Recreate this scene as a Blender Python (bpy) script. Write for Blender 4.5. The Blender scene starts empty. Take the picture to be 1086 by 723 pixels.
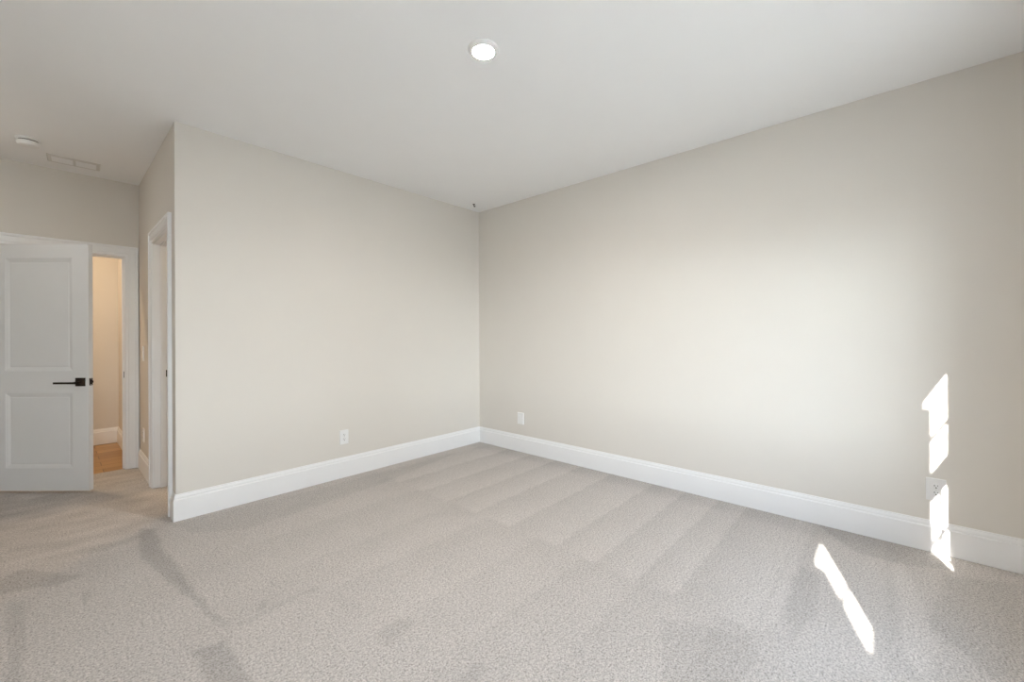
import bpy, bmesh, math, random
from mathutils import Vector, Matrix, noise

C = bpy.context.scene.collection
sc = bpy.context.scene
R = math.radians

# ------------------------------------------------------------------ camera
cam_d = bpy.data.cameras.new('camera')
cam = bpy.data.objects.new('camera', cam_d)
C.objects.link(cam)
cam_d.sensor_fit = 'HORIZONTAL'
cam_d.sensor_width = 36.0
cam_d.lens = 438.70 / 1086 * 36.0
cam_d.shift_y = -4.875 / 1086
cam_d.clip_start = 0.02
YAW = 0.7349
cam.matrix_world = (Matrix.Translation((0, 0, 1.2565)) @ Matrix.Rotation(YAW - math.pi / 2, 4, 'Z')
                    @ Matrix.Rotation(math.pi / 2, 4, 'X') @ Matrix.Rotation(-0.0039, 4, 'Z'))
sc.camera = cam

# ------------------------------------------------------------------ exposure
vs = sc.view_settings
vs.view_transform = 'Standard'
vs.look = 'None'
vs.gamma = 1.0
vs.use_curve_mapping = False
vs.exposure = 3.14
sc.cycles.max_bounces = 14
sc.cycles.diffuse_bounces = 10
sc.cycles.transparent_max_bounces = 16
sc.cycles.sample_clamp_indirect = 6.0

# ------------------------------------------------------------------ sky and sun
SKY = 3.4
GLOW = 1.9
SUN = 4.2
world = bpy.data.worlds.new('sky')
sc.world = world
world.use_nodes = True
wn = world.node_tree
wn.nodes.clear()
w_out = wn.nodes.new('ShaderNodeOutputWorld')
w_bg = wn.nodes.new('ShaderNodeBackground')
w_tc = wn.nodes.new('ShaderNodeTexCoord')
w_sep = wn.nodes.new('ShaderNodeSeparateXYZ')
w_rmp = wn.nodes.new('ShaderNodeValToRGB')
w_rmp.color_ramp.elements[0].position = 0.0
w_rmp.color_ramp.elements[0].color = (0.88, 0.965, 1.0, 1)
w_rmp.color_ramp.elements[1].position = 0.45
w_rmp.color_ramp.elements[1].color = (0.24, 0.31, 0.40, 1)
wn.links.new(w_tc.outputs['Generated'], w_sep.inputs[0])
wn.links.new(w_sep.outputs['Z'], w_rmp.inputs[0])
# bright hazy glow of the sky around the low sun
w_dot = wn.nodes.new('ShaderNodeVectorMath')
w_dot.operation = 'DOT_PRODUCT'
w_dot.inputs[1].default_value = Vector((-0.93, -0.34, 0.04)).normalized()
wn.links.new(w_tc.outputs['Generated'], w_dot.inputs[0])
w_max = wn.nodes.new('ShaderNodeMath')
w_max.operation = 'MAXIMUM'
w_max.inputs[1].default_value = 0.0
wn.links.new(w_dot.outputs['Value'], w_max.inputs[0])
w_pow = wn.nodes.new('ShaderNodeMath')
w_pow.operation = 'POWER'
w_pow.inputs[1].default_value = 8.0
wn.links.new(w_max.outputs[0], w_pow.inputs[0])
w_str = wn.nodes.new('ShaderNodeMath')
w_str.operation = 'MULTIPLY_ADD'
w_str.inputs[1].default_value = GLOW
w_str.inputs[2].default_value = SKY
wn.links.new(w_pow.outputs[0], w_str.inputs[0])
wn.links.new(w_rmp.outputs[0], w_bg.inputs['Color'])
wn.links.new(w_str.outputs[0], w_bg.inputs['Strength'])
wn.links.new(w_bg.outputs[0], w_out.inputs[0])

sun_d = bpy.data.lights.new('sun', 'SUN')
sun_d.energy = SUN
sun_d.angle = R(0.53)
sun_d.color = (1.0, 0.97, 0.91)
sun = bpy.data.objects.new('sun', sun_d)
C.objects.link(sun)
SUN_DIR = Vector((1.0, 0.32, -0.602)).normalized()
sun.rotation_mode = 'QUATERNION'
sun.rotation_quaternion = SUN_DIR.to_track_quat('-Z', 'Y')
sun.location = (-4, -4, 6)

# ------------------------------------------------------------------ room dimensions (metres)
X0, Y0 = 3.411, 3.612        # right wall, back wall
XS, YF = 0.5555, 5.400       # side wall of the entry, far wall with the open door
XL, YW = -0.62, -0.60        # left wall, window wall
H = 2.74
TH = 0.115                   # interior wall thickness
BH, BT = 0.1805, 0.016       # baseboard height and thickness
DX0, DX1, DH = -0.375, 0.448, 2.028      # far doorway
SY0, SY1 = 3.833, 4.529                  # side doorway
WIN = [(1.520, 2.39), (-0.500, 0.37)]      # windows in the front wall
WZ0, WZ1 = 0.55, 2.02
WT = 0.16                    # outer wall thickness
JT = 0.018                   # jamb thickness
CY = 6.90                    # back of the corridor
CX1 = 0.52


# ------------------------------------------------------------------ materials
def mat(name, col, rough=0.6, metal=0.0, spec=0.5, bump=None, var=None, emit=None):
    m = bpy.data.materials.new(name)
    m.use_nodes = True
    nt = m.node_tree
    b = nt.nodes['Principled BSDF']
    b.inputs['Base Color'].default_value = (*col, 1)
    b.inputs['Roughness'].default_value = rough
    b.inputs['Metallic'].default_value = metal
    b.inputs['Specular IOR Level'].default_value = spec
    tc = nt.nodes.new('ShaderNodeTexCoord')
    if var:
        n = nt.nodes.new('ShaderNodeTexNoise')
        n.inputs['Scale'].default_value = var[0]
        n.inputs['Detail'].default_value = 3
        nt.links.new(tc.outputs['Object'], n.inputs['Vector'])
        r = nt.nodes.new('ShaderNodeValToRGB')
        r.color_ramp.elements[0].position = 0.3
        r.color_ramp.elements[1].position = 0.7
        r.color_ramp.elements[0].color = (*[c * (1 - var[1]) for c in col], 1)
        r.color_ramp.elements[1].color = (*[min(1, c * (1 + var[1])) for c in col], 1)
        nt.links.new(n.outputs['Fac'], r.inputs[0])
        nt.links.new(r.outputs[0], b.inputs['Base Color'])
    if bump:
        n = nt.nodes.new('ShaderNodeTexNoise')
        n.inputs['Scale'].default_value = bump[0]
        n.inputs['Detail'].default_value = 2
        nt.links.new(tc.outputs['Object'], n.inputs['Vector'])
        bp = nt.nodes.new('ShaderNodeBump')
        bp.inputs['Strength'].default_value = bump[1]
        bp.inputs['Distance'].default_value = 0.002
        nt.links.new(n.outputs['Fac'], bp.inputs['Height'])
        nt.links.new(bp.outputs[0], b.inputs['Normal'])
    if emit:
        b.inputs['Emission Color'].default_value = (*emit[0], 1)
        b.inputs['Emission Strength'].default_value = emit[1]
    return m


M_WALL = mat('greige_wall_paint', (0.69, 0.661, 0.618), 0.75, spec=0.3, bump=(260, 0.06), var=(3, 0.006))
M_CEIL = mat('white_ceiling_paint', (0.86, 0.866, 0.876), 0.9, spec=0.2, bump=(200, 0.08), var=(3, 0.005))
M_TRIM = mat('white_trim_paint', (0.82, 0.825, 0.835), 0.38, spec=0.45, var=(8, 0.004))
M_DOOR = mat('white_door_paint', (0.78, 0.79, 0.80), 0.42, spec=0.45, bump=(120, 0.03), var=(8, 0.005))
M_PLATE = mat('white_plastic', (0.80, 0.80, 0.80), 0.35, var=(20, 0.004))
M_VENT = mat('white_enamel_vent', (0.64, 0.63, 0.615), 0.45, var=(20, 0.004))
M_BRONZE = mat('dark_bronze', (0.026, 0.018, 0.014), 0.5, 0.1, 0.25, var=(60, 0.15))
M_STRIKE = mat('aged_bronze_plate', (0.022, 0.016, 0.012), 0.95, spec=0.0, var=(60, 0.1))
M_DARK = mat('dark_hole', (0.02, 0.018, 0.016), 0.8, var=(60, 0.1))
M_LED = mat('lamp_diffuser', (0.9, 0.88, 0.84), 0.5, emit=((1.0, 0.925, 0.845), 115.0))
M_WARM = mat('corridor_diffuser', (0.9, 0.85, 0.75), 0.5, emit=((1.0, 0.77, 0.52), 82.0))
M_ENTRY_FILL = mat('entry_fill_diffuser', (0.9, 0.88, 0.84), 0.5, emit=((1.0, 0.97, 0.90), 12.0))  # glow of the fill lamp added in the entry
M_CLOS = mat('side_room_diffuser', (0.9, 0.85, 0.75), 0.5, emit=((1.0, 0.74, 0.48), 55.0))
M_GROUND = mat('dry_lawn', (0.42, 0.415, 0.385), 0.95, var=(0.6, 0.15))
M_SKY_BLOCKER = mat('sky_blocker_grey', (0.36, 0.35, 0.33), 0.8, var=(2, 0.05))  # for the added building that blocks sky light
M_SUN_BLOCKER = mat('sun_blocker_dark', (0.10, 0.11, 0.12), 0.6, var=(6, 0.05))  # for the added boards that trim the sun patches

# window pane: thin clear sheet with a weak reflection
M_GLASS = bpy.data.materials.new('window_glass')
M_GLASS.use_nodes = True
nt = M_GLASS.node_tree
nt.nodes.clear()
o_ = nt.nodes.new('ShaderNodeOutputMaterial')
mx = nt.nodes.new('ShaderNodeMixShader')
tr = nt.nodes.new('ShaderNodeBsdfTransparent')
gl = nt.nodes.new('ShaderNodeBsdfGlossy')
tr.inputs[0].default_value = (0.96, 0.97, 0.965, 1)
gl.inputs['Roughness'].default_value = 0.02
mx.inputs[0].default_value = 0.06
nt.links.new(tr.outputs[0], mx.inputs[1])
nt.links.new(gl.outputs[0], mx.inputs[2])
nt.links.new(mx.outputs[0], o_.inputs[0])


def carpet_material():
    m = bpy.data.materials.new('cut_pile_carpet')
    m.use_nodes = True
    nt = m.node_tree
    L = nt.links.new
    b = nt.nodes['Principled BSDF']
    b.inputs['Roughness'].default_value = 0.95
    b.inputs['Specular IOR Level'].default_value = 0.1
    b.inputs['Sheen Weight'].default_value = 0.12
    tc = nt.nodes.new('ShaderNodeTexCoord')
    n1 = nt.nodes.new('ShaderNodeTexNoise')      # yarn tufts
    n1.inputs['Scale'].default_value = 150
    n1.inputs['Detail'].default_value = 4
    n1.inputs['Roughness'].default_value = 0.85
    L(tc.outputs['Object'], n1.inputs['Vector'])
    r1 = nt.nodes.new('ShaderNodeValToRGB')
    e = r1.color_ramp.elements
    e[0].position = 0.34
    e[0].color = (0.180, 0.166, 0.156, 1)
    e[1].position = 0.64
    e[1].color = (0.67, 0.625, 0.592, 1)
    k = e.new(0.47)
    k.color = (0.430, 0.401, 0.378, 1)
    n0 = nt.nodes.new('ShaderNodeTexNoise')      # clumps of tufts
    n0.inputs['Scale'].default_value = 80
    n0.inputs['Detail'].default_value = 1
    L(tc.outputs['Object'], n0.inputs['Vector'])
    m0 = nt.nodes.new('ShaderNodeMath')
    m0.operation = 'MULTIPLY_ADD'
    m0.inputs[1].default_value = 0.22
    m0.inputs[2].default_value = -0.11
    L(n0.outputs['Fac'], m0.inputs[0])
    m1 = nt.nodes.new('ShaderNodeMath')
    m1.operation = 'ADD'
    L(n1.outputs['Fac'], m1.inputs[0])
    L(m0.outputs[0], m1.inputs[1])
    L(m1.outputs[0], r1.inputs[0])
    at = nt.nodes.new('ShaderNodeAttribute')     # lie of the pile left by the vacuum cleaner
    at.attribute_name = 'pile'
    n2 = nt.nodes.new('ShaderNodeTexNoise')
    n2.inputs['Scale'].default_value = 9
    n2.inputs['Detail'].default_value = 4
    L(tc.outputs['Object'], n2.inputs['Vector'])
    ma = nt.nodes.new('ShaderNodeMath')
    ma.operation = 'MULTIPLY_ADD'
    L(n2.outputs['Fac'], ma.inputs[0])
    ma.inputs[1].default_value = 0.10
    ma.inputs[2].default_value = 0.95
    mb = nt.nodes.new('ShaderNodeMath')
    mb.operation = 'MULTIPLY_ADD'
    L(at.outputs['Fac'], mb.inputs[0])
    mb.inputs[1].default_value = 0.25
    L(ma.outputs[0], mb.inputs[2])
    mm = nt.nodes.new('ShaderNodeVectorMath')
    mm.operation = 'SCALE'
    L(r1.outputs[0], mm.inputs[0])
    L(mb.outputs[0], mm.inputs['Scale'])
    L(mm.outputs[0], b.inputs['Base Color'])
    n3 = nt.nodes.new('ShaderNodeTexNoise')
    n3.inputs['Scale'].default_value = 150
    n3.inputs['Detail'].default_value = 2
    L(tc.outputs['Object'], n3.inputs['Vector'])
    bp = nt.nodes.new('ShaderNodeBump')
    bp.inputs['Strength'].default_value = 0.25
    bp.inputs['Distance'].default_value = 0.004
    L(n3.outputs['Fac'], bp.inputs['Height'])
    L(bp.outputs[0], b.inputs['Normal'])
    return m


def wood_material():
    m = bpy.data.materials.new('oak_planks')
    m.use_nodes = True
    nt = m.node_tree
    L = nt.links.new
    b = nt.nodes['Principled BSDF']
    b.inputs['Roughness'].default_value = 0.38
    tc = nt.nodes.new('ShaderNodeTexCoord')
    br = nt.nodes.new('ShaderNodeTexBrick')
    br.inputs['Scale'].default_value = 1.0
    br.inputs['Brick Width'].default_value = 0.62
    br.inputs['Row Height'].default_value = 0.16
    br.inputs['Mortar Size'].default_value = 0.003
    br.inputs['Color1'].default_value = (0.33, 0.175, 0.062, 1)
    br.inputs['Color2'].default_value = (0.50, 0.295, 0.115, 1)
    br.inputs['Mortar'].default_value = (0.16, 0.09, 0.045, 1)
    L(tc.outputs['Object'], br.inputs['Vector'])
    mp = nt.nodes.new('ShaderNodeMapping')
    mp.inputs['Scale'].default_value = (3, 40, 1)
    L(tc.outputs['Object'], mp.inputs['Vector'])
    n = nt.nodes.new('ShaderNodeTexNoise')
    n.inputs['Scale'].default_value = 1.5
    n.inputs['Detail'].default_value = 5
    L(mp.outputs[0], n.inputs['Vector'])
    r = nt.nodes.new('ShaderNodeValToRGB')
    r.color_ramp.elements[0].color = (0.72, 0.70, 0.68, 1)
    r.color_ramp.elements[1].color = (1.1, 1.1, 1.1, 1)
    L(n.outputs['Fac'], r.inputs[0])
    mi = nt.nodes.new('ShaderNodeMix')
    mi.data_type = 'RGBA'
    mi.blend_type = 'MULTIPLY'
    mi.inputs[0].default_value = 1.0
    L(br.outputs['Color'], mi.inputs[6])
    L(r.outputs[0], mi.inputs[7])
    L(mi.outputs[2], b.inputs['Base Color'])
    return m


M_CARPET = carpet_material()
M_WOOD = wood_material()


# ------------------------------------------------------------------ mesh helpers
def box(bm, a, b):
    xs, ys, zs = zip(a, b)
    x0, x1 = min(xs), max(xs)
    y0, y1 = min(ys), max(ys)
    z0, z1 = min(zs), max(zs)
    v = [bm.verts.new(p) for p in ((x0, y0, z0), (x1, y0, z0), (x1, y1, z0), (x0, y1, z0),
                                   (x0, y0, z1), (x1, y0, z1), (x1, y1, z1), (x0, y1, z1))]
    for f in ((3, 2, 1, 0), (4, 5, 6, 7), (0, 1, 5, 4), (1, 2, 6, 5), (2, 3, 7, 6), (3, 0, 4, 7)):
        bm.faces.new([v[i] for i in f])
    return v


def bevel(bm, w, seg=2):
    bmesh.ops.bevel(bm, geom=list(bm.edges), offset=w, segments=seg, affect='EDGES', profile=0.7)


def cylinder(bm, c, r, h, axis='Z', n=32, r2=None):
    m = Matrix.Translation(c)
    if axis == 'X':
        m = m @ Matrix.Rotation(math.pi / 2, 4, 'Y')
    elif axis == 'Y':
        m = m @ Matrix.Rotation(math.pi / 2, 4, 'X')
    bmesh.ops.create_cone(bm, cap_ends=True, segments=n, radius1=r, radius2=r if r2 is None else r2, depth=h, matrix=m)


def lathe(bm, prof, n=48):
    """prof: list of (radius, z) turned about Z; closed with fans where the radius is 0."""
    rings = []
    for r, z in prof:
        if r < 1e-6:
            rings.append([bm.verts.new((0, 0, z))])
        else:
            rings.append([bm.verts.new((r * math.cos(2 * math.pi * i / n), r * math.sin(2 * math.pi * i / n), z)) for i in range(n)])
    for a, b in zip(rings, rings[1:]):
        for i in range(n):
            j = (i + 1) % n
            if len(a) == 1:
                bm.faces.new((a[0], b[i], b[j]))
            elif len(b) == 1:
                bm.faces.new((a[i], b[0], a[j]))
            else:
                bm.faces.new((a[i], b[i], b[j], a[j]))


def obj(name, bm, m, parent=None, smooth=False, loc=None):
    bmesh.ops.recalc_face_normals(bm, faces=list(bm.faces))
    me = bpy.data.meshes.new(name)
    bm.to_mesh(me)
    bm.free()
    if m:
        me.materials.append(m)
    if smooth:
        me.shade_smooth()
    o = bpy.data.objects.new(name, me)
    C.objects.link(o)
    if parent:
        o.parent = parent
    if loc:
        o.location = loc
    return o


def tag(o, label, cat, group=None, kind=None):
    o['label'] = label
    o['category'] = cat
    if group:
        o['group'] = group
    if kind:
        o['kind'] = kind
    return o


def struct(name, bm, m, label, cat, parent=None):
    o = obj(name, bm, m, parent)
    return tag(o, label, cat, kind='structure')


def empty(name, loc=(0, 0, 0), rz=0.0):
    o = bpy.data.objects.new(name, None)
    o.empty_display_size = 0.1
    C.objects.link(o)
    o.location = loc
    o.rotation_euler = (0, 0, rz)
    return o


def sweep(bm, path, prof, up):
    """sweep a closed profile (u = away from the path's left side, w = along up) along a mitred open path;
    path: list of (point, offset direction vector already mitred)."""
    rings = []
    for p, d in path:
        rings.append([bm.verts.new(Vector(p) + Vector(d) * u + Vector(up) * w) for u, w in prof])
    n = len(prof)
    for a, b in zip(rings, rings[1:]):
        for i in range(n):
            j = (i + 1) % n
            bm.faces.new((a[i], a[j], b[j], b[i]))
    bm.faces.new(rings[0])
    bm.faces.new(rings[-1][::-1])


# ------------------------------------------------------------------ walls, floor, ceiling
def wall(name, boxes, label, m=M_WALL, cat='wall'):
    bm = bmesh.new()
    for a, b in boxes:
        if a[2] == 0:
            a = (a[0], a[1], -0.12)      # walls stand on the subfloor
        box(bm, a, b)
    return struct(name, bm, m, label, cat)


wall('wall_right', [((X0, YW - WT, 0), (X0 + WT, Y0 + TH, H))], 'long greige wall on the right with sunlight patches')
wall('wall_back', [((XS, Y0, 0), (X0, Y0 + TH, H))], 'greige wall ahead between the room corner and the entry')
wall('wall_entry_side', [((XS, Y0 + TH, 0), (XS + TH, SY0 - JT, H)), ((XS, SY1 + JT, 0), (XS + TH, YF, H)),
                         ((XS, SY0 - JT, DH + JT + 0.010), (XS + TH, SY1 + JT, H))], 'narrow greige side wall of the entry with a cased doorway')
wall('wall_far', [((XL, YF, 0), (DX0 - JT, YF + TH, H)), ((DX1 + JT, YF, 0), (XS + TH, YF + TH, H)),
                  ((DX0 - JT, YF, DH + JT), (DX1 + JT, YF + TH, H))], 'greige wall above the open door at the end of the entry')
wall('wall_left', [((XL - WT, YW - WT, 0), (XL, YF + TH, H))], 'greige wall on the left beside the open door')
fb = []
xs = [XL, *sum(([a, b] for a, b in sorted(WIN)), []), X0]
for i in range(0, len(xs), 2):
    fb.append(((xs[i], YW - WT, 0), (xs[i + 1], YW, H)))
for a, b in WIN:
    fb.append(((a, YW - WT, 0), (b, YW, WZ0)))
    fb.append(((a, YW - WT, WZ1), (b, YW, H)))
wall('wall_front', fb, 'greige wall with two windows opposite the back wall')
# the corridor beyond the open door and the small room beyond the side doorway
wall('wall_corridor_back', [((-1.9, CY, 0), (CX1 + TH, CY + TH, H))], 'warm lit corridor wall seen through the open door')
wall('wall_corridor_right', [((CX1, YF + TH, 0), (CX1 + TH, CY, H))], 'corridor side wall beside the open doorway')
wall('wall_corridor_left', [((-1.9 - TH, YF + TH, 0), (-1.9, CY, H)), ((-1.9, YF, 0), (XL - WT, YF + TH, H))], 'left end wall of the corridor')
wall('wall_side_room_back', [((XS + TH, YF - 0.02, 0), (2.5, YF + TH, H))], 'warm lit wall of the small room beyond the side doorway')
wall('wall_side_room_right', [((2.5, Y0 + TH, 0), (2.5 + TH, YF + TH, H))], 'right wall of the small room beyond the side doorway')

bm = bmesh.new()
box(bm, (-2.1, YW - WT, H), (X0 + WT, CY + TH, H + 0.12))
struct('ceiling', bm, M_CEIL, 'plain white flat ceiling', 'ceiling')

# carpet: fine grid with a per-vertex lie of the pile
TRACKS = [
    (-1.0, [(0.370, 3.664), (0.441, 3.584), (0.437, 3.306), (0.468, 2.583), (0.505, 2.161), (0.483, 2.125), (0.425, 2.552), (0.331, 3.090), (0.325, 3.347)]),
    (-0.9, [(0.358, 2.065), (0.478, 2.047), (0.483, 1.786), (0.471, 1.658), (0.364, 1.777)]),
    (-0.8, [(-0.221, 3.392), (-0.132, 3.498), (0.005, 3.290), (0.106, 3.164), (0.004, 3.115), (-0.122, 3.210), (-0.210, 3.220)]),
    (-0.6, [(-0.162, 3.123), (-0.099, 3.052), (-0.076, 2.565), (-0.083, 2.276), (-0.119, 2.316)]),
    (-0.6, [(0.094, 3.015), (0.122, 2.892), (0.102, 2.796), (0.072, 2.829)]),
    (-0.7, [(0.623, 2.173), (0.667, 2.216), (0.683, 2.188), (0.637, 2.117)]),
    (-0.7, [(0.839, 2.133), (0.877, 2.149), (0.876, 2.091), (0.842, 2.085)]),
    (-0.5, [(0.530, 2.116), (0.839, 2.145), (0.839, 2.111), (0.534, 2.077)]),
    (-0.4, [(0.900, 1.616), (1.066, 1.608), (1.074, 1.525), (0.889, 1.487)]),
    (-0.4, [(0.916, 1.161), (1.083, 1.197), (1.115, 1.126), (0.982, 1.087)]),
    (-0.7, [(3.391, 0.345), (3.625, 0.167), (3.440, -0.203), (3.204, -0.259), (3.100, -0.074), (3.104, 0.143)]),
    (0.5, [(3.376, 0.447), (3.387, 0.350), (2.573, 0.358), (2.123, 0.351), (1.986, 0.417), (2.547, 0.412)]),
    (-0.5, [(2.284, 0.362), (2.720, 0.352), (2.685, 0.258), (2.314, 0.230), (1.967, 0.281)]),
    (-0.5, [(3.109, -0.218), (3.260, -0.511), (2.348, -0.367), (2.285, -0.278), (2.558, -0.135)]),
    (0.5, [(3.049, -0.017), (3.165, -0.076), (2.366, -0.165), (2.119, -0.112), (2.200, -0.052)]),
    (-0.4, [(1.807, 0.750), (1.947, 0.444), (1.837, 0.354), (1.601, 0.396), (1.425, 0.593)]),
    (-0.5, [(-0.299, 5.336), (0.188, 4.786), (0.008, 4.649), (-0.173, 4.604), (-0.260, 4.631)]),
    (-0.35, [(-0.030, 3.496), (0.192, 3.415), (0.364, 3.478), (0.371, 3.545), (0.179, 3.545), (-0.067, 3.596)]),
    (-0.35, [(0.518, 3.580), (1.409, 3.499), (2.774, 3.502), (3.003, 3.462), (1.825, 3.190), (0.832, 3.105), (0.576, 3.333)]),
]


def poly_sd(px, py, poly):
    """signed distance, negative inside"""
    d = 1e9
    inside = False
    n = len(poly)
    for i in range(n):
        ax, ay = poly[i]
        bx, by = poly[(i + 1) % n]
        ex, ey = bx - ax, by - ay
        t = max(0, min(1, ((px - ax) * ex + (py - ay) * ey) / (ex * ex + ey * ey)))
        d = min(d, math.hypot(px - ax - t * ex, py - ay - t * ey))
        if (ay > py) != (by > py) and px < (bx - ax) * (py - ay) / (by - ay) + ax:
            inside = not inside
    return -d if inside else d


def smooth(a, b, x):
    t = max(0.0, min(1.0, (x - a) / (b - a)))
    return t * t * (3 - 2 * t)


NEAR = [3.30, 2.86, 2.40, 2.05, 1.60, 1.27, 0.93, 0.55, 0.1, -0.5]     # edges of the vacuum strokes, room centre
FAR = [3.45, 3.12, 2.80, 2.48, 2.18, 1.85, 1.47, 1.20, 0.95, 0.76, 0.42, 0.0, -0.6]   # and by the right wall


def stroke(y, edges):
    for a, b in zip(edges, edges[1:]):
        if a >= y > b:
            s = (a - y) / (a - b)
            return -1 + 1.9 * min(1, s * 1.15) - 0.9 * smooth(0.97, 1.0, s)
    return 0.0


BOXES = [(a, p, min(q[0] for q in p) - .1, max(q[0] for q in p) + .1, min(q[1] for q in p) - .1, max(q[1] for q in p) + .1) for a, p in TRACKS]


def pile(x, y):
    n1 = noise.noise(Vector((x * 7, y * 7, 0.3)))
    n2 = noise.noise(Vector((x * 22, y * 22, 1.7)))
    n3 = noise.noise(Vector((x * 60, y * 60, 5.5)))
    wx = x + 0.010 * n1 + 0.010 * n2 + 0.010 * n3
    wy = y + 0.008 * noise.noise(Vector((x * 5, y * 5, 9.1))) + 0.012 * n2 + 0.012 * n3
    v = 0.0
    line = smooth(1.99, 2.03, wx + 0.012 * n2)
    hall = smooth(3.2, 3.7, y) * (1 - smooth(0.45, 0.6, x))
    far = stroke(wy, FAR) * 0.26
    near = stroke(wy, NEAR) * 0.11
    mid = -0.10 * smooth(1.75, 2.0, wx) * (1 - line)
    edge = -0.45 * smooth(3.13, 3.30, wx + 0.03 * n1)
    f2 = smooth(0.7, 0.95, x)
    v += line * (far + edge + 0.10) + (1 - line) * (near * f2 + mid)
    v *= (1 - hall) * smooth(-0.5, 0.6, y)
    v += 0.16 * noise.noise(Vector((x * 2.2, y * 3.5, 4.0))) + 0.10 * n2
    if hall > 0:
        v += 0.7 * hall * noise.noise(Vector((x * 5 + y * 2, y * 9, 2.0)))
    for a, p, x0, x1, y0, y1 in BOXES:
        if x0 < wx < x1 and y0 < wy < y1:
            d = poly_sd(wx, wy, p)
            v += 0.85 * a * (1 - smooth(-0.020, 0.008, d))
    return max(-1.2, min(1.0, v))


bm = bmesh.new()
ly = bm.verts.layers.float.new('pile')


def grid(x0, x1, y0, y1, st):
    nx, ny = max(1, round((x1 - x0) / st)), max(1, round((y1 - y0) / st))
    rows = []
    for j in range(ny + 1):
        row = []
        for i in range(nx + 1):
            x, y = x0 + (x1 - x0) * i / nx, y0 + (y1 - y0) * j / ny
            v = bm.verts.new((x, y, 0.0))
            v[ly] = pile(x, y)
            row.append(v)
        rows.append(row)
    for j in range(ny):
        for i in range(nx):
            bm.faces.new((rows[j][i], rows[j][i + 1], rows[j + 1][i + 1], rows[j + 1][i]))


grid(XL, X0, YW, Y0, 0.013)
grid(XL, XS, Y0, YF, 0.013)
grid(DX0, DX1, YF, YF + 0.03, 0.018)
grid(XS, 2.5, Y0 + TH, YF - 0.02, 0.035)
floor = struct('floor', bm, M_CARPET, 'beige cut pile carpet with vacuum tracks', 'carpet')

bm = bmesh.new()
box(bm, (-1.9, YF + TH, -0.05), (CX1, CY, -0.006))
box(bm, (DX0, YF + 0.03, -0.05), (DX1, YF + TH, -0.006))
struct('floor_corridor', bm, M_WOOD, 'brown wood plank floor beyond the open door', 'wood floor')
bm = bmesh.new()
box(bm, (XL - WT, YW - WT, -0.25), (X0 + WT, YF + 0.03, -0.02))
struct('floor_slab', bm, M_TRIM, 'slab under the carpet', 'floor')
bm = bmesh.new()
box(bm, (-60, -60, -0.9), (60, 60, -0.6))
struct('ground_outside', bm, M_GROUND, 'open ground outside the windows', 'ground')

bm = bmesh.new()
box(bm, (0.9, -13.0, -0.6), (14.0, -7.0, 4.6))  # unseen building, put here to hold sky light off the back wall
v = [bm.verts.new(p) for p in ((0.4, -6.5, 4.5), (14.5, -6.5, 4.5), (14.5, -13.5, 4.5), (0.4, -13.5, 4.5), (0.4, -10, 7.2), (14.5, -10, 7.2))]
for f in ((0, 1, 5, 4), (2, 3, 4, 5), (0, 4, 3), (1, 2, 5), (3, 2, 1, 0)):
    bm.faces.new([v[i] for i in f])
struct('added_house', bm, M_SKY_BLOCKER, 'added unseen building that blocks part of the sky from the windows', 'sky_blocker')

# ------------------------------------------------------------------ baseboards
BP = [(0, 0), (BT, 0), (BT, 0.142), (BT - 0.002, 0.146), (BT - 0.006, 0.149), (BT - 0.006, 0.158),
      (BT - 0.008, 0.166), (BT - 0.011, 0.172), (BT - 0.0115, BH - 0.002), (BT - 0.013, BH), (0, BH)]


def baseboards(path, names, closed_dirs=(None, None)):
    """path: plan points with the room on the left; one object for every run, mitred where runs meet."""
    n = len(path)
    nrm = []
    for a, b in zip(path, path[1:]):
        d = (Vector(b) - Vector(a)).normalized()
        nrm.append(Vector((-d.y, d.x)))
    offs = []
    for i in range(n):
        if i == 0:
            m = nrm[0] if closed_dirs[0] is None else (nrm[0] + Vector(closed_dirs[0])) / (1 + nrm[0].dot(Vector(closed_dirs[0])))
        elif i == n - 1:
            m = nrm[-1] if closed_dirs[1] is None else (nrm[-1] + Vector(closed_dirs[1])) / (1 + nrm[-1].dot(Vector(closed_dirs[1])))
        else:
            m = (nrm[i - 1] + nrm[i]) / (1 + nrm[i - 1].dot(nrm[i]))
        offs.append((m.x, m.y, 0))
    for i, nm in enumerate(names):
        if nm is None:
            continue
        bm = bmesh.new()
        sweep(bm, [((*path[i], 0.001), offs[i]), ((*path[i + 1], 0.001), offs[i + 1])], BP, (0, 0, 1))
        struct(nm[0], bm, M_TRIM, nm[1], 'baseboard')


CW = 0.095    # casing width
baseboards([(DX0 - CW - 0.007, YF), (XL, YF), (XL, YW), (X0, YW), (X0, Y0), (XS, Y0), (XS, SY0 - CW - 0.007)],
           [('baseboard_far', 'short white baseboard left of the open door'),
            ('baseboard_left', 'white baseboard along the left wall'),
            ('baseboard_front', 'white baseboard under the windows'),
            ('baseboard_right', 'long white baseboard along the right wall'),
            ('baseboard_back', 'white baseboard along the back wall'),
            ('baseboard_corner', 'short white baseboard return between outer corner and side doorway')])
baseboards([(XS, SY1 + CW + 0.007), (XS, YF)], [('baseboard_entry_side', 'short white baseboard under the light switch in the entry')])
baseboards([(CX1, YF + TH), (CX1, CY), (-1.9, CY)],
           [('baseboard_corridor_right', 'white baseboard on the corridor side wall'),
            ('baseboard_corridor_back', 'white baseboard on the corridor wall seen through the doorway')])
baseboards([(2.5, YF - 0.02), (XS + TH, YF - 0.02)], [('baseboard_side_room', 'white baseboard in the small side room')])

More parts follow.
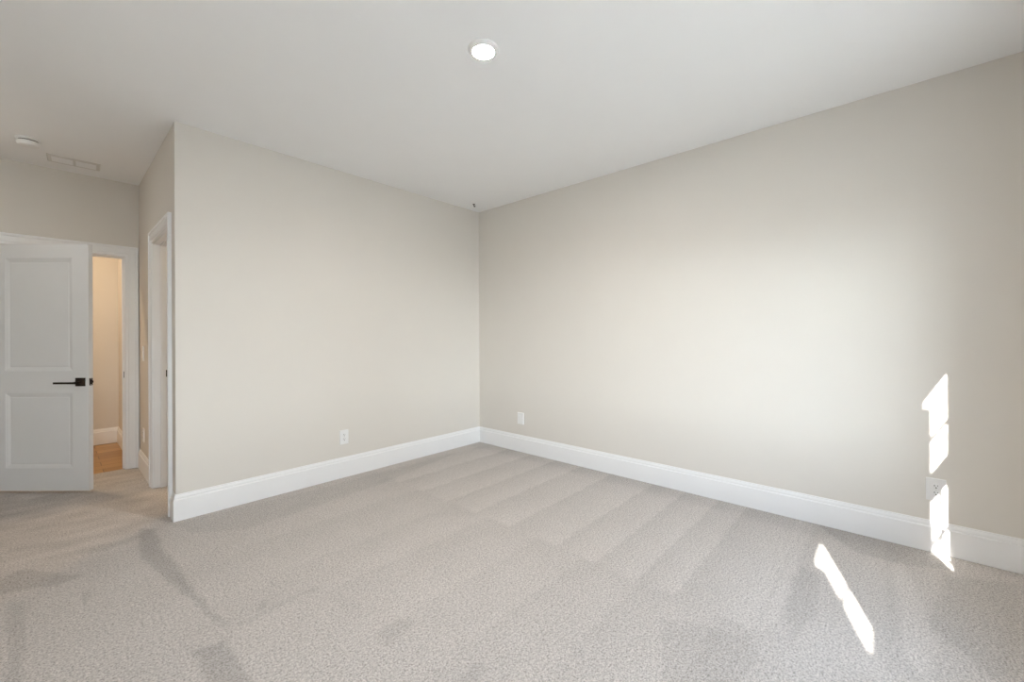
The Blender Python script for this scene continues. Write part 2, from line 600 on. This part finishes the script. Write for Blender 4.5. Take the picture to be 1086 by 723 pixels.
# ------------------------------------------------------------------ door casings
CP = [(0.0, 0.0), (0.0, 0.010), (0.004, 0.013), (0.022, 0.013), (0.026, 0.017), (CW - 0.024, 0.017), (CW - 0.021, 0.024),
      (CW - 0.004, 0.024), (CW, 0.020), (CW, 0.0)]   # (away from the opening, out of the wall)


def casing(bm, to3d, a0, a1, h, rev=0.006):
    """U-shaped mitred casing; to3d(along, up, out) gives the point."""
    a0 -= rev
    a1 += rev
    h += rev
    st = [(a0, 0.001, -1, 0), (a0, h, -1, 1), (a1, h, 1, 1), (a1, 0.001, 1, 0)]
    rings = [[bm.verts.new(to3d(a + da * u, z + dz * u, w)) for u, w in CP] for a, z, da, dz in st]
    n = len(CP)
    for p, q in zip(rings, rings[1:]):
        for i in range(n):
            j = (i + 1) % n
            bm.faces.new((p[i], p[j], q[j], q[i]))
    bm.faces.new(rings[0])
    bm.faces.new(rings[-1])


def doorway(name, label, to3d, a0, a1, h, depth, stop_at, stop_w=0.035):
    """casing on the near face, jamb lining the opening, stop in the middle, casing on the other face"""
    root = empty(name)
    tag(root, label, 'door frame', kind='structure')
    bm = bmesh.new()
    jt = 0.018
    casing(bm, to3d, a0 + jt, a1 - jt, h - jt)
    obj('casing', bm, M_TRIM, root)
    bm = bmesh.new()
    casing(bm, lambda a, z, o: to3d(a, z, -depth - o), a0 + jt, a1 - jt, h - jt)
    obj('casing', bm, M_TRIM, root)
    jt = 0.018
    bm = bmesh.new()

    def bx(p, q):
        box(bm, to3d(*p), to3d(*q))
    bx((a0 - 0.001, 0.001, -0.0005), (a0 + jt, h, -depth + 0.0005))
    bx((a1 - jt, 0.001, -0.0005), (a1 + 0.001, h, -depth + 0.0005))
    bx((a0 + jt, h - jt, -0.0005), (a1 - jt, h + 0.001, -depth + 0.0005))
    obj('jamb', bm, M_TRIM, root)
    bm = bmesh.new()
    s0, s1 = -stop_at, -stop_at - stop_w
    bx((a0 + jt, 0.001, s0), (a0 + jt + 0.011, h - jt, s1))
    bx((a1 - jt - 0.011, 0.001, s0), (a1 - jt, h - jt, s1))
    bx((a0 + jt + 0.011, h - jt - 0.011, s0), (a1 - jt - 0.011, h - jt, s1))
    obj('door_stop', bm, M_TRIM, root)
    return root


far_frame = doorway('trim_1', 'white casing around the doorway with the open door', lambda a, z, o: (a, YF - o, z),
                    DX0 - JT, DX1 + JT, DH + JT, TH, 0.040)
side_frame = doorway('trim_2', 'white casing around the side doorway near the outer corner', lambda a, z, o: (XS - o, a, z),
                     SY0 - JT, SY1 + JT, DH + JT + 0.010, TH, 0.042)


def strike(parent, to3d):
    """dark strike plate with a latch hole on a jamb; to3d(across, up, out)"""
    bm = bmesh.new()
    box(bm, to3d(-0.014, -0.029, 0), to3d(0.014, 0.029, 0.0016))
    p = obj('strike_plate', bm, M_STRIKE, parent)
    p['label'] = 'dark bronze strike plate'
    bm = bmesh.new()
    box(bm, to3d(-0.007, -0.012, 0.0012), to3d(0.007, 0.012, 0.0022))
    obj('latch_hole', bm, M_DARK, p)


strike(far_frame, lambda a, z, o: (DX1 - o, YF + 0.022 + a, 0.905 + z))
strike(side_frame, lambda a, z, o: (XS + 0.080 + a, SY1 - o, 0.955 + z))

# ------------------------------------------------------------------ the open door leaf
DW, DT, DZ0, DZ1 = 0.81, 0.035, 0.018, 2.020
free = Vector((0.1866, 4.804))
along = Vector((math.sin(YAW), -math.cos(YAW)))        # from hinge to free edge
hinge = free - along * DW
door = empty('door_1', (hinge.x, hinge.y, 0), math.atan2(along.y, along.x))
tag(door, 'white two panel door standing open at the entry', 'door', kind='structure')
# local frame: x = hinge to free edge, y = through the leaf (front face y=0 looks to -y), z up
ST = 0.132
panels = [(0.991, 1.907), (0.2015, 0.810)]


def door_leaf():
    bm = bmesh.new()
    xs_ = [0, ST, DW - ST, DW]
    zs_ = [DZ0, panels[1][0], panels[1][1], panels[0][0], panels[0][1], DZ1]
    for face_y, sgn in ((0.0, 1), (DT, -1)):
        g = {}
        for i, x in enumerate(xs_):
            for j, z in enumerate(zs_):
                g[i, j] = bm.verts.new((x, face_y, z))
        for i in range(3):
            for j in range(5):
                q = [g[i, j], g[i + 1, j], g[i + 1, j + 1], g[i, j + 1]]
                if i == 1 and j in (1, 3):
                    # moulded recess: sticking slope, narrow fillet, flat field slightly raised again
                    prev = q
                    x0, x1, z0, z1 = xs_[1], xs_[2], zs_[j], zs_[j + 1]
                    for off, dep in ((0.004, 0.002), (0.013, 0.0045), (0.030, 0.0105), (0.036, 0.0105), (0.040, 0.0088)):
                        y = face_y + sgn * dep
                        cur = [bm.verts.new(p) for p in ((x0 + off, y, z0 + off), (x1 - off, y, z0 + off),
                                                        (x1 - off, y, z1 - off), (x0 + off, y, z1 - off))]
                        for k in range(4):
                            l = (k + 1) % 4
                            bm.faces.new((prev[k], prev[l], cur[l], cur[k]))
                        prev = cur
                    bm.faces.new(prev)
                else:
                    bm.faces.new(q)
        if sgn == 1:
            gf = g
        else:
            gb = g
    for i in range(3):
        bm.faces.new((gf[i, 0], gf[i + 1, 0], gb[i + 1, 0], gb[i, 0]))
        bm.faces.new((gf[i, 5], gf[i + 1, 5], gb[i + 1, 5], gb[i, 5]))
    for j in range(5):
        bm.faces.new((gf[0, j], gf[0, j + 1], gb[0, j + 1], gb[0, j]))
        bm.faces.new((gf[3, j], gf[3, j + 1], gb[3, j + 1], gb[3, j]))
    return bm


obj('leaf', door_leaf(), M_DOOR, door)
for z in (0.20, 1.02, 1.82):
    bm = bmesh.new()
    cylinder(bm, (-0.008, -0.004, z), 0.0065, 0.09, 'Z', 16)
    cylinder(bm, (-0.008, -0.004, z + 0.048), 0.0045, 0.006, 'Z', 12)
    box(bm, (-0.008, -0.0015, z - 0.044), (0.020, 0.0005, z + 0.044))
    h_ = obj('hinge', bm, M_BRONZE, door)
HX, HZ = DW - 0.064, 0.900
for face, s in ((0.0, -1), (DT, 1)):
    bm = bmesh.new()
    box(bm, (HX - 0.038, face, HZ - 0.034), (HX + 0.038, face + s * 0.008, HZ + 0.034))
    bevel(bm, 0.002)
    hr = obj('door_handle', bm, M_BRONZE, door)
    hr['label'] = 'dark bronze lever handle on a square rose'
    bm = bmesh.new()
    cylinder(bm, (HX, face + s * 0.028, HZ - 0.004), 0.010, 0.042, 'Y', 20)
    obj('spindle', bm, M_BRONZE, hr)
    bm = bmesh.new()
    box(bm, (HX - 0.168, face + s * 0.044, HZ - 0.0125), (HX + 0.012, face + s * 0.056, HZ + 0.0035))
    bevel(bm, 0.003)
    obj('lever', bm, M_BRONZE, hr)
bm = bmesh.new()
box(bm, (DW - 0.0005, DT / 2 - 0.0125, HZ - 0.029), (DW + 0.0016, DT / 2 + 0.0125, HZ + 0.029))
lp = obj('latch_plate', bm, M_BRONZE, door)
lp['label'] = 'dark bronze latch plate on the door edge'
bm = bmesh.new()
v = box(bm, (DW + 0.001, DT / 2 - 0.007, HZ - 0.010), (DW + 0.012, DT / 2 + 0.007, HZ + 0.010))
for q in v:
    if q.co.x > DW + 0.01 and q.co.y < DT / 2:
        q.co.x -= 0.008
obj('latch_bolt', bm, M_BRONZE, lp)
for dz in (-0.022, 0.022):
    bm = bmesh.new()
    cylinder(bm, (DW + 0.0018, DT / 2, HZ + dz), 0.003, 0.001, 'X', 12)
    obj('screw', bm, M_TRIM, lp)


# ------------------------------------------------------------------ ceiling fittings
def ceiling_light(x, y, label, m_led, r=0.079, category='ceiling light', group=None):
    root = empty('ceiling_light', (x, y, H))
    tag(root, label, category, group)
    bm = bmesh.new()
    k = r / 0.079
    lathe(bm, [(0.080 * k, 0.0), (0.080 * k, -0.003), (0.078 * k, -0.006), (0.068 * k, -0.011), (0.058 * k, -0.015), (0.0555 * k, -0.0155),
               (0.055 * k, -0.013), (0.055 * k, -0.002)], 64)
    obj('trim_ring', bm, M_PLATE, root, True)
    bm = bmesh.new()
    lathe(bm, [(0.0, -0.0170), (0.03 * k, -0.0166), (0.050 * k, -0.0152), (0.0552 * k, -0.0135)], 64)
    obj('diffuser', bm, m_led, root, True)
    return root


ceiling_light(1.492, 1.540, 'round white recessed light glowing on the bedroom ceiling', M_LED)
ceiling_light(-0.42, 4.40, 'round white recessed light on the entry ceiling left of the smoke detector', M_ENTRY_FILL)  # lamp added out of view to brighten the entry
ceiling_light(-0.40, 6.05, 'round warm recessed light in the corridor beyond the open door', M_WARM)
ceiling_light(1.35, 4.60, 'round warm recessed light in the small side room', M_CLOS)

det = empty('smoke_detector', (-0.126, 4.742, H))
tag(det, 'round white smoke detector on the entry ceiling', 'smoke detector')
bm = bmesh.new()
lathe(bm, [(0.0, 0.0), (0.067, 0.0), (0.068, -0.003), (0.068, -0.010), (0.065, -0.013), (0.0, -0.013)], 56)
obj('base', bm, M_PLATE, det, True)
bm = bmesh.new()
lathe(bm, [(0.0, -0.012), (0.053, -0.012), (0.053, -0.022), (0.0, -0.022)], 48)
obj('sensing_gap', bm, M_DARK, det)
bm = bmesh.new()
lathe(bm, [(0.0, -0.0205), (0.060, -0.0205), (0.0615, -0.023), (0.061, -0.034), (0.058, -0.045), (0.053, -0.050), (0.048, -0.052),
           (0.020, -0.053), (0.0, -0.053)], 56)
cv = obj('cover', bm, M_PLATE, det, True)
bm = bmesh.new()
cylinder(bm, (0.0, -0.022, -0.053), 0.008, 0.004, 'Z', 20)
obj('test_button', bm, M_PLATE, det)

vx0, vx1, vy0, vy1 = -0.038, 0.274, 4.980, 5.172
vent = empty('air_vent', ((vx0 + vx1) / 2, (vy0 + vy1) / 2, H), R(-2.0))
tag(vent, 'white louvered air vent on the entry ceiling', 'vent')
hw, hl = (vx1 - vx0) / 2, (vy1 - vy0) / 2
bm = bmesh.new()
bw = 0.026


def frame_ring(bm, hx, hy, bw, z0, z1, lip):
    outer = [(-hx, -hy), (hx, -hy), (hx, hy), (-hx, hy)]
    inner = [(-hx + bw, -hy + bw), (hx - bw, -hy + bw), (hx - bw, hy - bw), (-hx + bw, hy - bw)]
    mid = [(-hx + lip, -hy + lip), (hx - lip, -hy + lip), (hx - lip, hy - lip), (-hx + lip, hy - lip)]
    rings = [[bm.verts.new((*p, z0)) for p in outer], [bm.verts.new((*p, z0 - 0.002)) for p in outer],
             [bm.verts.new((*p, z1)) for p in mid], [bm.verts.new((*p, z1)) for p in inner], [bm.verts.new((*p, z0)) for p in inner]]
    for a, b in zip(rings, rings[1:]):
        for i in range(4):
            j = (i + 1) % 4
            bm.faces.new((a[i], a[j], b[j], b[i]))


frame_ring(bm, hw, hl, bw, 0.0, -0.009, 0.007)
box(bm, (-0.008, -hl + bw, -0.009), (0.008, hl - bw, -0.001))
obj('frame', bm, M_VENT, vent)
bm = bmesh.new()
box(bm, (-hw + bw, -hl + bw, -0.0012), (hw - bw, hl - bw, -0.0002))
obj('backing', bm, mat('vent_backing', (0.40, 0.39, 0.38), 0.6, var=(20, 0.02)), vent)
for s in (-1, 1):
    xa, xb = (0.008, hw - bw) if s > 0 else (-hw + bw, -0.008)
    bm = bmesh.new()
    n = 11
    for i in range(n):
        y = -hl + bw + (i + 0.5) * (2 * hl - 2 * bw) / n
        p = [(xa, y - 0.006, -0.0030), (xb, y - 0.006, -0.0030), (xb, y + 0.006, -0.0085), (xa, y + 0.006, -0.0085)]
        a = [bm.verts.new(q) for q in p]
        b = [bm.verts.new((q[0], q[1] + 0.0008, q[2] + 0.0012)) for q in p]
        bm.faces.new(a[::-1])
        bm.faces.new(b)
        for i_ in range(4):
            j_ = (i_ + 1) % 4
            bm.faces.new((a[i_], a[j_], b[j_], b[i_]))
    obj('louver_bank', bm, M_TRIM, vent)
for s in (-1, 1):
    bm = bmesh.new()
    cylinder(bm, (s * (hw - bw * 0.5), 0, -0.0095), 0.004, 0.002, 'Z', 14)
    obj('screw', bm, M_VENT, vent)

pin = empty('ceiling_hook', (3.159, 3.423, H))
tag(pin, 'tiny dark hook in the ceiling near the room corner', 'hook')
bm = bmesh.new()
lathe(bm, [(0.0, 0.0), (0.014, 0.0), (0.0135, -0.003), (0.006, -0.005), (0.0, -0.005)], 24)
obj('flange', bm, M_BRONZE, pin, True)
bm = bmesh.new()
pts = [Vector((0, 0, -0.004)), Vector((0, 0, -0.014))] + [
    Vector((0.009 - 0.009 * math.cos(t), 0, -0.016 - 0.010 * math.sin(t))) for t in [R(a) for a in range(0, 211, 30)]]
prev = None
for i, p in enumerate(pts):
    d = (pts[min(i + 1, len(pts) - 1)] - pts[max(i - 1, 0)]).normalized()
    q = d.to_track_quat('Z', 'Y')
    ring = [bm.verts.new(p + q @ Vector((0.0042 * math.cos(2 * math.pi * k / 10), 0.0042 * math.sin(2 * math.pi * k / 10), 0))) for k in range(10)]
    if prev:
        for k in range(10):
            l = (k + 1) % 10
            bm.faces.new((prev[k], prev[l], ring[l], ring[k]))
    else:
        bm.faces.new(ring)
    prev = ring
bm.faces.new(prev)
obj('hook', bm, M_BRONZE, pin, True)


# ------------------------------------------------------------------ wall plates (local frame: x across, -y out of the wall, z up)
def plate_mesh(w, h, t, tx):
    bm = bmesh.new()
    box(bm, (-w / 2, -t, -h / 2), (w / 2, 0, h / 2))
    es = [e for e in bm.edges if all(v_.co.y < -t + 1e-6 for v_ in e.verts)]
    bmesh.ops.bevel(bm, geom=es, offset=tx, segments=3, affect='EDGES', profile=0.6)
    return bm


def wall_outlet(loc, rz, label, w=0.079, h=0.127, t=0.007, group='duplex wall outlets'):
    root = empty('wall_outlet', loc, rz)
    tag(root, label, 'outlet', group)
    obj('cover_plate', plate_mesh(w, h, t, 0.0035), M_PLATE, root)
    for s in (1, -1):
        z = s * 0.0195
        bm = bmesh.new()
        n = 40
        vs_ = []
        for i in range(n):        # round socket face with flat top and bottom
            a = 2 * math.pi * i / n
            vs_.append((0.0172 * math.cos(a), max(-0.0138, min(0.0138, 0.0172 * math.sin(a)))))
        f0 = [bm.verts.new((x, -t + 0.001, z + y)) for x, y in vs_]
        f1 = [bm.verts.new((x, -t - 0.0012, z + y)) for x, y in vs_]
        f2 = [bm.verts.new((x * 0.95, -t - 0.0018, z + y * 0.95)) for x, y in vs_]
        for p, q in ((f0, f1), (f1, f2)):
            for i in range(n):
                j = (i + 1) % n
                bm.faces.new((p[i], p[j], q[j], q[i]))
        bm.faces.new(f2)
        sk = obj('socket', bm, M_PLATE, root)
        bm = bmesh.new()
        y0, y1 = -t - 0.0024, -t - 0.0012
        box(bm, (-0.0078, y0, z + 0.0005), (-0.0052, y1, z + 0.0095))
        box(bm, (0.0054, y0, z + 0.0015), (0.0076, y1, z + 0.0088))
        cylinder(bm, (0, (y0 + y1) / 2, z - 0.0070), 0.0033, 0.0012, 'Y', 16)
        obj('slots', bm, M_DARK, sk)
    bm = bmesh.new()
    cylinder(bm, (0, -t - 0.0005, 0), 0.0032, 0.0016, 'Y', 16)
    obj('screw', bm, M_VENT, root)
    return root


wall_outlet((1.741, Y0, 0.360), 0.0, 'white wall outlet on the back wall left of the room corner')
wall_outlet((X0, -0.212, 0.3625), R(-90), 'white wall outlet half lit by the sun patch on the right wall', 0.083, 0.129)
wall_outlet((XS, 5.105, 0.355), R(-90), 'white wall outlet low on the entry side wall under the light switch', 0.075, 0.125)

# blank cover near the corner on the right wall
blank = empty('cover_plate', (X0, 2.956, 0.363), R(-90))
tag(blank, 'small white blank wall plate low on the right wall near the room corner', 'wall plate')
obj('plate', plate_mesh(0.084, 0.124, 0.012, 0.003), M_PLATE, blank)
bm = bmesh.new()
box(bm, (-0.017, -0.0135, -0.034), (0.017, -0.0115, 0.034))
bevel(bm, 0.0006, 1)
obj('insert', bm, M_PLATE, blank)
for s in (-1, 1):
    bm = bmesh.new()
    cylinder(bm, (0, -0.0125, s * 0.048), 0.003, 0.0014, 'Y', 14)
    obj('screw', bm, M_VENT, blank)

sw = empty('light_switch', (XS, 5.112, 1.110), R(-90))
tag(sw, 'white light switch on the entry side wall above the outlet', 'light switch')
obj('cover_plate', plate_mesh(0.075, 0.135, 0.007, 0.0035), M_PLATE, sw)
bm = bmesh.new()
v = box(bm, (-0.0165, -0.0105, -0.033), (0.0165, -0.006, 0.033))
for q in v:
    if q.co.y < -0.01 and q.co.z > 0:
        q.co.y += 0.003
obj('rocker', bm, M_PLATE, sw)


# ------------------------------------------------------------------ windows in the front wall (they light the room)
def window(name, x0, x1, label):
    root = empty(name, (0, 0, 0))
    tag(root, label, 'window', kind='structure')
    bm = bmesh.new()
    ya, yb = YW - WT, YW
    jt = 0.02
    box(bm, (x0, ya, WZ0), (x0 + jt, yb, WZ1))
    box(bm, (x1 - jt, ya, WZ0), (x1, yb, WZ1))
    box(bm, (x0 + jt, ya, WZ1 - jt), (x1 - jt, yb, WZ1))
    box(bm, (x0 + jt, ya, WZ0), (x1 - jt, yb, WZ0 + jt))
    obj('frame', bm, M_TRIM, root)
    bm = bmesh.new()
    e0, e1, g0, g1 = x0 - 0.09, x1 + 0.09, x0 - 0.004, x1 + 0.004
    box(bm, (e0, YW, WZ0 - 0.09), (g0, YW + 0.018, WZ1 + 0.09))
    box(bm, (g1, YW, WZ0 - 0.09), (e1, YW + 0.018, WZ1 + 0.09))
    box(bm, (g0, YW, WZ1 + 0.004), (g1, YW + 0.018, WZ1 + 0.09))
    box(bm, (g0, YW, WZ0 - 0.09), (g1, YW + 0.018, WZ0 - 0.026))
    obj('casing', bm, M_TRIM, root)
    bm = bmesh.new()
    box(bm, (x0 - 0.10, YW - 0.06, WZ0 - 0.025), (x1 + 0.10, YW + 0.045, WZ0 + 0.0))
    bevel(bm, 0.006)
    obj('stool', bm, M_TRIM, root)
    zm = 1.35
    for nm, y, za, zb in (('sash', -0.735, zm - 0.02, WZ1 - jt), ('sash', -0.695, WZ0 + jt, zm + 0.02)):
        a, b = x0 + jt, x1 - jt
        ra = 0.04 if za > 1 else 0.065
        rb = 0.04 if za > 1 else 0.04
        bm = bmesh.new()
        box(bm, (a, y - 0.016, za), (a + 0.04, y + 0.016, zb))
        box(bm, (b - 0.04, y - 0.016, za), (b, y + 0.016, zb))
        box(bm, (a + 0.04, y - 0.016, za), (b - 0.04, y + 0.016, za + ra))
        box(bm, (a + 0.04, y - 0.016, zb - rb), (b - 0.04, y + 0.016, zb))
        s_ = obj(nm, bm, M_TRIM, root)
        bm = bmesh.new()
        xm, zc = (a + b) / 2, (za + ra + zb - rb) / 2
        box(bm, (xm - 0.006, y - 0.005, za + ra), (xm + 0.006, y + 0.005, zb - rb))
        box(bm, (a + 0.04, y - 0.006, zc - 0.006), (b - 0.04, y + 0.006, zc + 0.006))
        obj('muntin', bm, M_TRIM, s_)
        bm = bmesh.new()
        v = [bm.verts.new(p) for p in ((a + 0.038, y, za + ra - 0.002), (b - 0.038, y, za + ra - 0.002),
                                       (b - 0.038, y, zb - rb + 0.002), (a + 0.038, y, zb - rb + 0.002))]
        bm.faces.new(v)
        obj('pane', bm, M_GLASS, s_)
    # unseen plain board added outside to shape the edge of the sun patch
    bm = bmesh.new()
    box(bm, (x0 - 0.40, YW - WT - 0.042, WZ0 - 0.02), (x0 - 0.008, YW - WT - 0.002, 1.97))
    obj('sun_blocker', bm, M_SUN_BLOCKER, root)
    # portal: tells the renderer where the sky comes in
    ld = bpy.data.lights.new('sky_portal', 'AREA')
    ld.shape = 'RECTANGLE'
    ld.size = x1 - x0
    ld.size_y = WZ1 - WZ0
    ld.cycles.is_portal = True
    lo = bpy.data.objects.new('sky_portal', ld)
    C.objects.link(lo)
    lo.location = ((x0 + x1) / 2, YW - WT - 0.01, (WZ0 + WZ1) / 2)
    lo.rotation_euler = (R(90), 0, 0)
    return root


window('window_1', *WIN[0], 'white double hung window nearer the right wall')
window('window_2', *WIN[1], 'white double hung window nearer the left wall')
